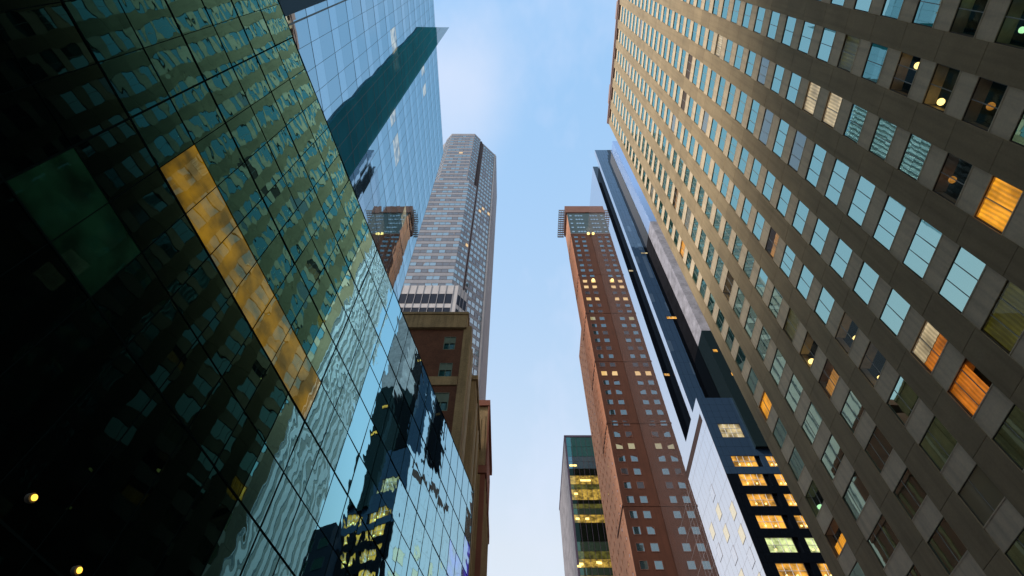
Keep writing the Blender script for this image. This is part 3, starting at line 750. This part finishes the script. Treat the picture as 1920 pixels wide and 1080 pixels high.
# ------------------------------------------------------------------ red brick tower
def red_tower():
    t = thing('brick_tower', 'slender red brick tower with brown crown and open steel grille on its top', 'building', 27.5, 112)
    X0, X1, Y, TOP = 23.6, 31.496, 104.0, 233.0
    F = fy(Y); S = Face((X0, 0), (0, -1))     # S: u = -y
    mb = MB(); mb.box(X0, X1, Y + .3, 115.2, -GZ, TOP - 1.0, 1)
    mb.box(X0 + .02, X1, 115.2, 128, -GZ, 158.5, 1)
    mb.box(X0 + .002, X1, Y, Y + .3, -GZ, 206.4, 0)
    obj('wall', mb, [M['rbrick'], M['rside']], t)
    mb = MB(); mb.box(X0 + .01, X1, Y - .02, Y + .3, 206.5, 226.6); mb.box(X1, 34.2, Y - .02, Y + .3, 215.2, 226.6); obj('glazed_top', mb, M['rteal'], t)
    mb = MB(); mb.box(X0 - .5, 34.4, Y - .35, 115.4, 226.6, TOP); mb.box(X1 + .01, 34.15, Y + .31, 115.2, 215.2, 226.6); obj('crown', mb, M['rbrown'], t)
    for z in (206.1, 226.1):
        mb = MB(); mb.box(X0 - .1, X1, Y - .12, 115.3, z, z + .5); obj('crown_ledge', mb, M['rbrown'], t)
    # string courses
    for z in (78.8, 102.8, 126.8, 150.8, 174.8):
        mb = MB(); mb.box(X0 - .14, X1, Y - .07, 115.1, z - .25, z + .25); obj('string_course', mb, M['rbrick'], t)
    # ribs on the street side
    mb = MB()
    for k in range(7):
        u = -(Y + .35 + k * 1.72); S.box(mb, u - .32, u, 100, 205.8, -.1, .14)
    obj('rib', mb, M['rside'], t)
    # steel grille
    mb = MB()
    for k in range(13):
        y = Y - .1 + k * 1.06; mb.box(20.3, X0 - .5, y, y + .16, 228.4, 229.6)
    for x in (20.35, 21.4, 22.4): mb.box(x, x + .14, Y - .1, 117, 229.6, 229.75)
    obj('steel_grille', mb, M['steel'], t)
    specs = []
    k = 0; z = 170.15
    rows = [170.15 - 3.745 * i for i in range(-10, 42)]
    rnd = random.Random(5)
    for zc in rows:
        if zc > 205 or zc < 10: continue
        for xc in (25.42, 28.3):
            p = M['rpane'] if rnd.random() < .72 else M['rpane_dark']
            if 160 < zc < 164: p = M['rpane_dark']
            if abs(zc - 170.15) < .6: p = M['rpane_lit']
            if abs(zc - 166.4) < .6 or abs(zc - 158.9) < .6: p = M['rpane_lit']
            if abs(zc - 147.7) < .6 and xc < 26: p = M['rpane_dim']
            if abs(zc - 94.9) < 1: p = M['rpane_dim']
            if abs(zc - 122) < 1.5: p = M['rpane_lit']
            specs.append(dict(f=F, u0=xc - .82, u1=xc + .82, z0=zc - .95, z1=zc + .95, n=-.02, d=.09, t=.07, pane=p, fm=M['rbrown'],
                              ta=rnd.gauss(0, .01), tb=rnd.gauss(0, .01), vis=1.0 if zc > 45 else .2))
    for zc in (188.9, 185.1, 181.4):
        for xc in (31.0,):
            pass
    for i, zc in enumerate((208.6, 212.4, 216.2, 220.0, 223.6)):
        for xc, hw in ((24.9, .55), (27.2, .5), (28.35, .5), (29.5, .5)):
            specs.append(dict(f=F, u0=xc - hw, u1=xc + hw, z0=zc - .75, z1=zc + .75, n=.03, d=.06, t=.05, pane=M['tpane'], fm=M['rteal'], ta=rnd.gauss(0, .01), tb=rnd.gauss(0, .01)))
    r = ray(1103, 440); q = Y / r[1]
    windows(t, specs)
    sp = []
    for zc in [65 + 3.9 * i for i in range(-14, 24)]:
        for j in range(8):
            u = -(Y + 2.6 + j * 2.7)
            if u < -127: continue
            if zc > 155 : continue
            sp.append(dict(f=S, u0=u - .34, u1=u + .34, z0=zc - .55, z1=zc + .55, n=-.02, d=.08, t=.04, pane=M['rside_pane'], fm=M['rside'], ta=rnd.gauss(0, .004), tb=rnd.gauss(0, .01), vis=.3 if zc < 50 else 1))
    windows(t, sp, 'side_window')
    def bulb(xc, zc):
        mb = MB(); mb.cyl((xc, Y - .45, zc - .12), (0, 0, 1), .5, .5, 14); obj('floodlight', mb, M['lampglow'], t, 'glowing orange floodlight on the brick face')
    bulb(28.2, 170.1); 
    r = ray(1103, 440); q = Y / r[1]; bulb(r[0] * q, r[2] * q)
red_tower()

# ------------------------------------------------------------------ black and white glass tower
def dark_tower():
    t = thing('black_tower', 'tall black and white glass tower with stepped fronts between red tower and beige slab', 'building', 36.5, 90)
    XC, Y2, T2, XI, XR = 31.5, 71.6, 213.0, 33.5, 41.2
    YA, YB = 73.2, 78.9                      # the slot
    T1 = 215.0
    mb = MB(); mb.box(XI, XR, Y2 + .06, 128, -GZ, T2 - .05); mb.box(XC + .06, XI - .01, Y2 + .06, YA - .05, -GZ, T2 - .05); obj('wall', mb, M['cfront'], t)
    mb = MB(); mb.box(XC + .06, XI - .01, YB + .02, 128, -GZ, T1); obj('rear_wall', mb, M['cfront'], t)
    mb = MB(); mb.box(XI - .2, XI + .02, YA + .02, YB - .02, -GZ, T2 - 1.5); obj('slot', mb, M['cblack'], t)
    S = Face((XC, 0), (0, -1))
    mb = MB(); S.quad(mb, -103.9, -YB, -GZ, T1, .0); obj('street_glass', mb, M['cwhite'], t)
    mb = MB(); S.quad(mb, -YA, -Y2, -GZ, T2, .0); obj('street_glass', mb, M['cwhite'], t)
    mb = MB()
    for k in range(46):
        z = 50 + k * 3.5
        S.box(mb, -YA, -Y2, z - .03, z + .03, -.02, .006)
    obj('glazing_joint', mb, M['cwline'], t)
    X2, Y1 = XC, YB
    F2 = fy(Y2)
    mb = MB(); rnd = random.Random(9)
    zs = [62 + 3.55 * k for k in range(42)] + [T2]
    seam = lambda z: 34.75 + max(0.0, z - 198) * 0.14
    for a, b in zip(zs[:-1], zs[1:]):
        xb = seam(a)
        x = X2 + .01
        while x < xb - .2:
            x1 = min(x + .95, xb)
            F2.quad(mb, x + .012, x1 - .012, a + .012, b - .012, .0, 1 if rnd.random() < .16 and a < 150 else 0, rnd.gauss(0, .004), rnd.gauss(0, .004)); x = x1
    obj('blue_front', mb, [M['cblue'], M['cbluel']], t)
    # black bay with an uneven seam
    mb = MB()
    for a, b in zip(zs[:-1], zs[1:]):
        xb = seam(a) + rnd.uniform(-.12, .12)
        F2.box(mb, xb, XR - .05, a, b, -.05, .02)
    obj('black_bay', mb, M['cblack'], t)
    def lit(u, v, w_, h_, Y, mat):
        r = ray(u, v); q = Y / r[1]; x, z = r[0] * q, r[2] * q
        return dict(f=fy(Y), u0=x - w_ / 2, u1=x + w_ / 2, z0=z - h_ / 2, z1=z + h_ / 2, n=.03, d=.06, t=.04, pane=mat, fm=M['cline'], ub=(.33, .67), bt=.04)
    sp = [lit(1259, 596, 2.2, .95, Y2, M['warmpane']), lit(1298, 596, .9, .7, Y2, M['warmpane']), lit(1208, 475, 1.7, .8, Y2, M['creampane']),
          lit(1183, 508, 1.2, .8, Y1, M['creampane']), lit(1337, 655, .8, .8, Y2, M['warmpane']), lit(1250, 703, 1.2, .8, Y1, M['warmpane'])]
    windows(t, sp, 'lit_window')
dark_tower()

def lower_block():
    t = thing('blue_office_block', 'lower white sided block with mirrored sky coloured into its top and orange lit gridded windows beside the beige slab', 'building', 36, 74)
    X0, X1, Y, TOP = 31.45, 41.1, 68.0, 73.1
    F = fy(Y); S = Face((X0, 0), (0, -1))
    mb = MB(); mb.box(X0 + .08, X1, Y + .3, 103.8, -GZ, TOP - .03); obj('wall', mb, M['cfront'], t)
    mb = MB(); rnd = random.Random(4)
    wins = []
    rows = [(58.3, 60.4), (54.85, 57.0), (51.4, 53.5), (47.9, 50.0), (44.4, 46.6), (40.9, 43.0), (37.4, 39.5)]
    for i, (a, b) in enumerate(rows):
        wins.append((33.2, 36.82, a, b, M['warmpane'] if i != 4 else M['greenpane'])); wins.append((38.45, 40.3, a, b, M['warmpane'] if i != 4 else M['greenpane']))
    wins.append((33.2, 36.75, 64.1, 67.05, M['creampane']))
    # cladding: a grid of panels leaving the window openings free
    def free(x0, x1, z0, z1): return not any(x0 < b - .01 and x1 > a + .01 and z0 < d - .01 and z1 > c + .01 for a, b, c, d, _ in wins)
    xs = [X0, 32.3, 33.2, 34.4, 35.6, 36.8, 37.6, 38.45, 39.4, 40.3, X1]
    zz = sorted({-GZ, 20, 30} | {c for w_ in wins for c in (w_[2], w_[3])} | {62.2, 68.5, 69.9, 71.4, TOP})
    for i in range(len(xs) - 1):
        for j in range(len(zz) - 1):
            if not free(xs[i], xs[i + 1], zz[j], zz[j + 1]): continue
            F.box(mb, xs[i] + .012, xs[i + 1] - .012, zz[j] + .012, zz[j + 1] - .012, -.25, rnd.uniform(-.004, .004), 0 if zz[j] > 56.9 else 1)
    obj('front_panel', mb, [M['cblue'], M['cfront']], t)  # blue of the upper panels carries the mirrored sky, dark below the mirrored building
    sp = []
    for a, b, c, d, m in wins:
        cols = 4 if b - a > 3 else 2
        s = dict(f=F, u0=a, u1=b, z0=c, z1=d, n=-.14, d=.12, t=.06, bt=.06, ub=[k / cols for k in range(1, cols)], zb=(.33, .67) if d - c > 2.5 else (.5,), pane=m, fm=M['wframe'])
        if m is not M['creampane']:
            def lamps(mb, s):
                for q in (.25, .62): 
                    p = s['f'].p(s['u0'] + q * (s['u1'] - s['u0']), s['z0'] + .35, -.06); mb.cyl(p, (0, 0, 1), .12, .16, 10)
            s['extra'] = [('lamp', lamps, M['lampglow'])]
        sp.append(s)
    windows(t, sp)
    mb = MB(); S.quad(mb, -103.8, -Y, -GZ, 68.6, .0); S.quad(mb, -103.8, -Y, 70.3, TOP, .0); S.quad(mb, -Y - .9, -Y, 68.62, 70.28, .0); S.quad(mb, -103.8, -83.4, 68.62, 70.28, .0); obj('street_glass', mb, M['cwhite'], t)
    mb = MB(); S.box(mb, -83.38, -Y - .92, 68.6, 70.3, -.05, -.02); obj('slot', mb, M['trecess'], t)
    mb = MB()
    for k in range(24):
        z = 66.9 - 3.5 * k
        if z > 0: S.box(mb, -95, -Y, z - .02, z + .02, -.02, .005)
    for k in range(14): S.box(mb, -Y - .02 - k * 1.6, -Y + .02 - k * 1.6, 0, 68.4, -.02, .004)
    obj('glazing_joint', mb, M['cwline'], t)
    sp = []
    for yc, zs in ((70.25, (52.3, 48.6, 45.1, 41.6, 38)), (75.2, (59.2, 55.8, 52.2, 48.7, 45.2)), (80.2, (56, 52.4))):
        for i, zc in enumerate(zs):
            sp.append(dict(f=S, u0=-yc - .9, u1=-yc + .9, z0=zc - 1.05, z1=zc + 1.05, n=.0, d=.04, t=.03, pane=M['sidelit'] if (i + int(yc)) % 3 else M['cwhite'], fm=M['cwline'], ub=(.33, .67), zb=(.5,), bt=.03))
    windows(t, sp, 'side_window')
lower_block()

def fin_slab():
    t = thing('slab_tower', 'narrow slab with pale blue glass above mottled grey stone squeezed beside the beige slab', 'building', 40, 70)
    x0, x1, y0, y1 = 37.5, 41.0, 67.5, 71.5
    mb = MB(); mb.box(x0, x1, y0, y1, 61.8, 91.7, 0); obj('dark_storeys', mb, M['fdark'], t)
    mb = MB(); mb.box(x0, x1, y0, y1, 91.75, 141.6); obj('wall', mb, M['fstone'], t)
    mb = MB(); mb.box(x0, x1, y0, y1, 141.65, 211); obj('glass_top', mb, M['fpale'], t)
    sp = []
    for u, v in ((1341, 658), (1376, 702)):
        r = ray(u, v); q = y0 / r[1]; x, z = r[0] * q, r[2] * q
        sp.append(dict(f=fy(y0), u0=x - .45, u1=x + .45, z0=z - .45, z1=z + .45, n=.02, d=.05, t=.04, pane=M['warmpane'], fm=M['cline']))
    windows(t, sp, 'lit_window')
fin_slab()

# ------------------------------------------------------------------ fluted slab hidden behind the beige one, seen mirrored in the podium
def fluted():
    t = thing('fluted_tower', 'pale fluted tower behind the beige slab, seen as stripes mirrored in the podium glass', 'building', 52, 45)
    x0, x1, y0, y1, top = 35.0, 70.0, 35.5, 55.35, 165.0
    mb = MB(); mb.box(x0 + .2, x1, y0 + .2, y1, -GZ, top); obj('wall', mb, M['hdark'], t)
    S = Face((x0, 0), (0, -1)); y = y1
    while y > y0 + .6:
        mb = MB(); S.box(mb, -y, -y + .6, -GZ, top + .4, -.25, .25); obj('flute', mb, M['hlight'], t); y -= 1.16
fluted()

def low_block():
    t = thing('low_block', 'low navy building behind the beige slab, seen dark at the foot of the mirrored sky', 'building', 52, 72)
    mb = MB(); mb.box(41.4, 68, 66.2, 80, -GZ, 59.0); obj('wall', mb, M['tdark'], t)
    mb = MB(); mb.box(43.5, 47.5, 68, 74, 59.0, 60.6); mb.box(50, 51.2, 68, 70, 59.0, 61.4); obj('roof_plant', mb, M['steel'], t)
    rnd = random.Random(8); sp = []
    for k in range(12):
        for j in range(7):
            sp.append(dict(f=fy(66.2), u0=42.4 + j * 3.4, u1=44.6 + j * 3.4, z0=55 - k * 3.7, z1=57 - k * 3.7, n=-.01, d=.06, t=.05, pane=M['warmpane'] if rnd.random() < .14 else M['kpane'], fm=M['cline']))
    windows(t, sp)
low_block()

# ------------------------------------------------------------------ far green glass tower
def green_tower():
    t = thing('green_tower', 'teal glass office tower with yellow lit floors at the far bottom beside the red tower', 'building', 24, 155)
    X0, X1, Y, YB, TOP = 17.05, 33.0, 140.0, 177.0, 132.0
    mb = MB(); mb.box(X0, X1, Y + .1, YB, -GZ, TOP); obj('side_wall', mb, M['gside'], t)
    mb = MB(); mb.box(X0 - .15, X0 + .35, Y - .12, Y + .12, -GZ, TOP + .3); mb.box(X0 - .15, X1, Y - .12, YB, TOP, TOP + .8); obj('edge_trim', mb, M['gedge'], t)
    F = fy(Y); rnd = random.Random(2)
    bands = [(128.0, 132, 'gteal'), (124.0, 128, 'gteal'), (121.9, 124, 'gblue'), (119.2, 121.9, 'gblue'), (116.6, 119.2, 'gblack'), (113.4, 116.6, 'glit'), (111.6, 113.4, 'golive'),
             (107.9, 111.6, 'glit'), (106.6, 107.9, 'gblack'), (105, 106.6, 'golive'), (103.0, 105, 'ggreen'), (100.4, 103, 'glit'), (94.6, 100.4, 'gblack'), (91.8, 94.6, 'ggreen'), (89.6, 91.8, 'golive'),
             (87.2, 89.6, 'glit'), (85.0, 87.2, 'ggreen'), (82.4, 85, 'glit')]
    z = 82.4
    while z > 5: bands.append((z - 3.6, z, 'gteal')); z -= 3.6
    for a, b, m in bands:
        mb = MB(); x = X0 + .36
        while x < X1 - .1:
            F.quad(mb, x + .02, min(x + 1.55, X1) - .02, a + .05, b - .05, .02, 0, rnd.gauss(0, .004), rnd.gauss(0, .004)); x += 1.55
        obj('floor_band', mb, M[m], t)
    mb = MB(); x = X0 + .36
    while x < X1 - .1:
        F.box(mb, x - .04, x + .04, 40, TOP, 0, .07); x += 1.55
    obj('mullion', mb, M['gedge'], t)
    mb = MB()
    for u, v in ((1071, 873), (1078, 873), (1091, 901), (1097, 901), (1104, 901), (1080, 926), (1083, 973), (1101, 973), (1122, 1055), (1125, 1056), (1090, 1058), (1086, 1062)):
        r = ray(u, v); q = Y / r[1]; x, z = r[0] * q, r[2] * q
        F.box(mb, x - .5, x + .5, z - .3, z + .3, .05, .12)
    obj('ceiling_lamp', mb, M['lampglow'], t)
green_tower()

# ------------------------------------------------------------------ unseen block added behind the camera to shade the lower slab and street
def rear_block():
    t = thing('shade_block', 'unseen dark block added behind the viewer to shade the lower street', 'building', -25, -35)
    S = Face((-12.2, 0), (0, 1))
    mb = MB(); mb.box(-42, -12.5, -62, -9.6, -GZ, 100); mb.box(-42, -20.3, -9.6, 3.0, -GZ, 100); obj('wall', mb, M['tdark'], t)
    mb = MB(); mb.box(-42.3, -11.9, -62, -9.4, 100, 101.2); obj('cornice', mb, M['steel'], t)
    for k in range(26):
        z = 1.5 + 3.7 * k; mb = MB(); S.box(mb, -62, -9.6, z + 1.9, z + 3.6, -.3, 0); obj('spandrel_band', mb, M['tdark'], t)
        mb = MB(); S.quad(mb, -62, -9.6, z, z + 1.88, -.2); obj('window_band', mb, M['kpane'], t)
rear_block()
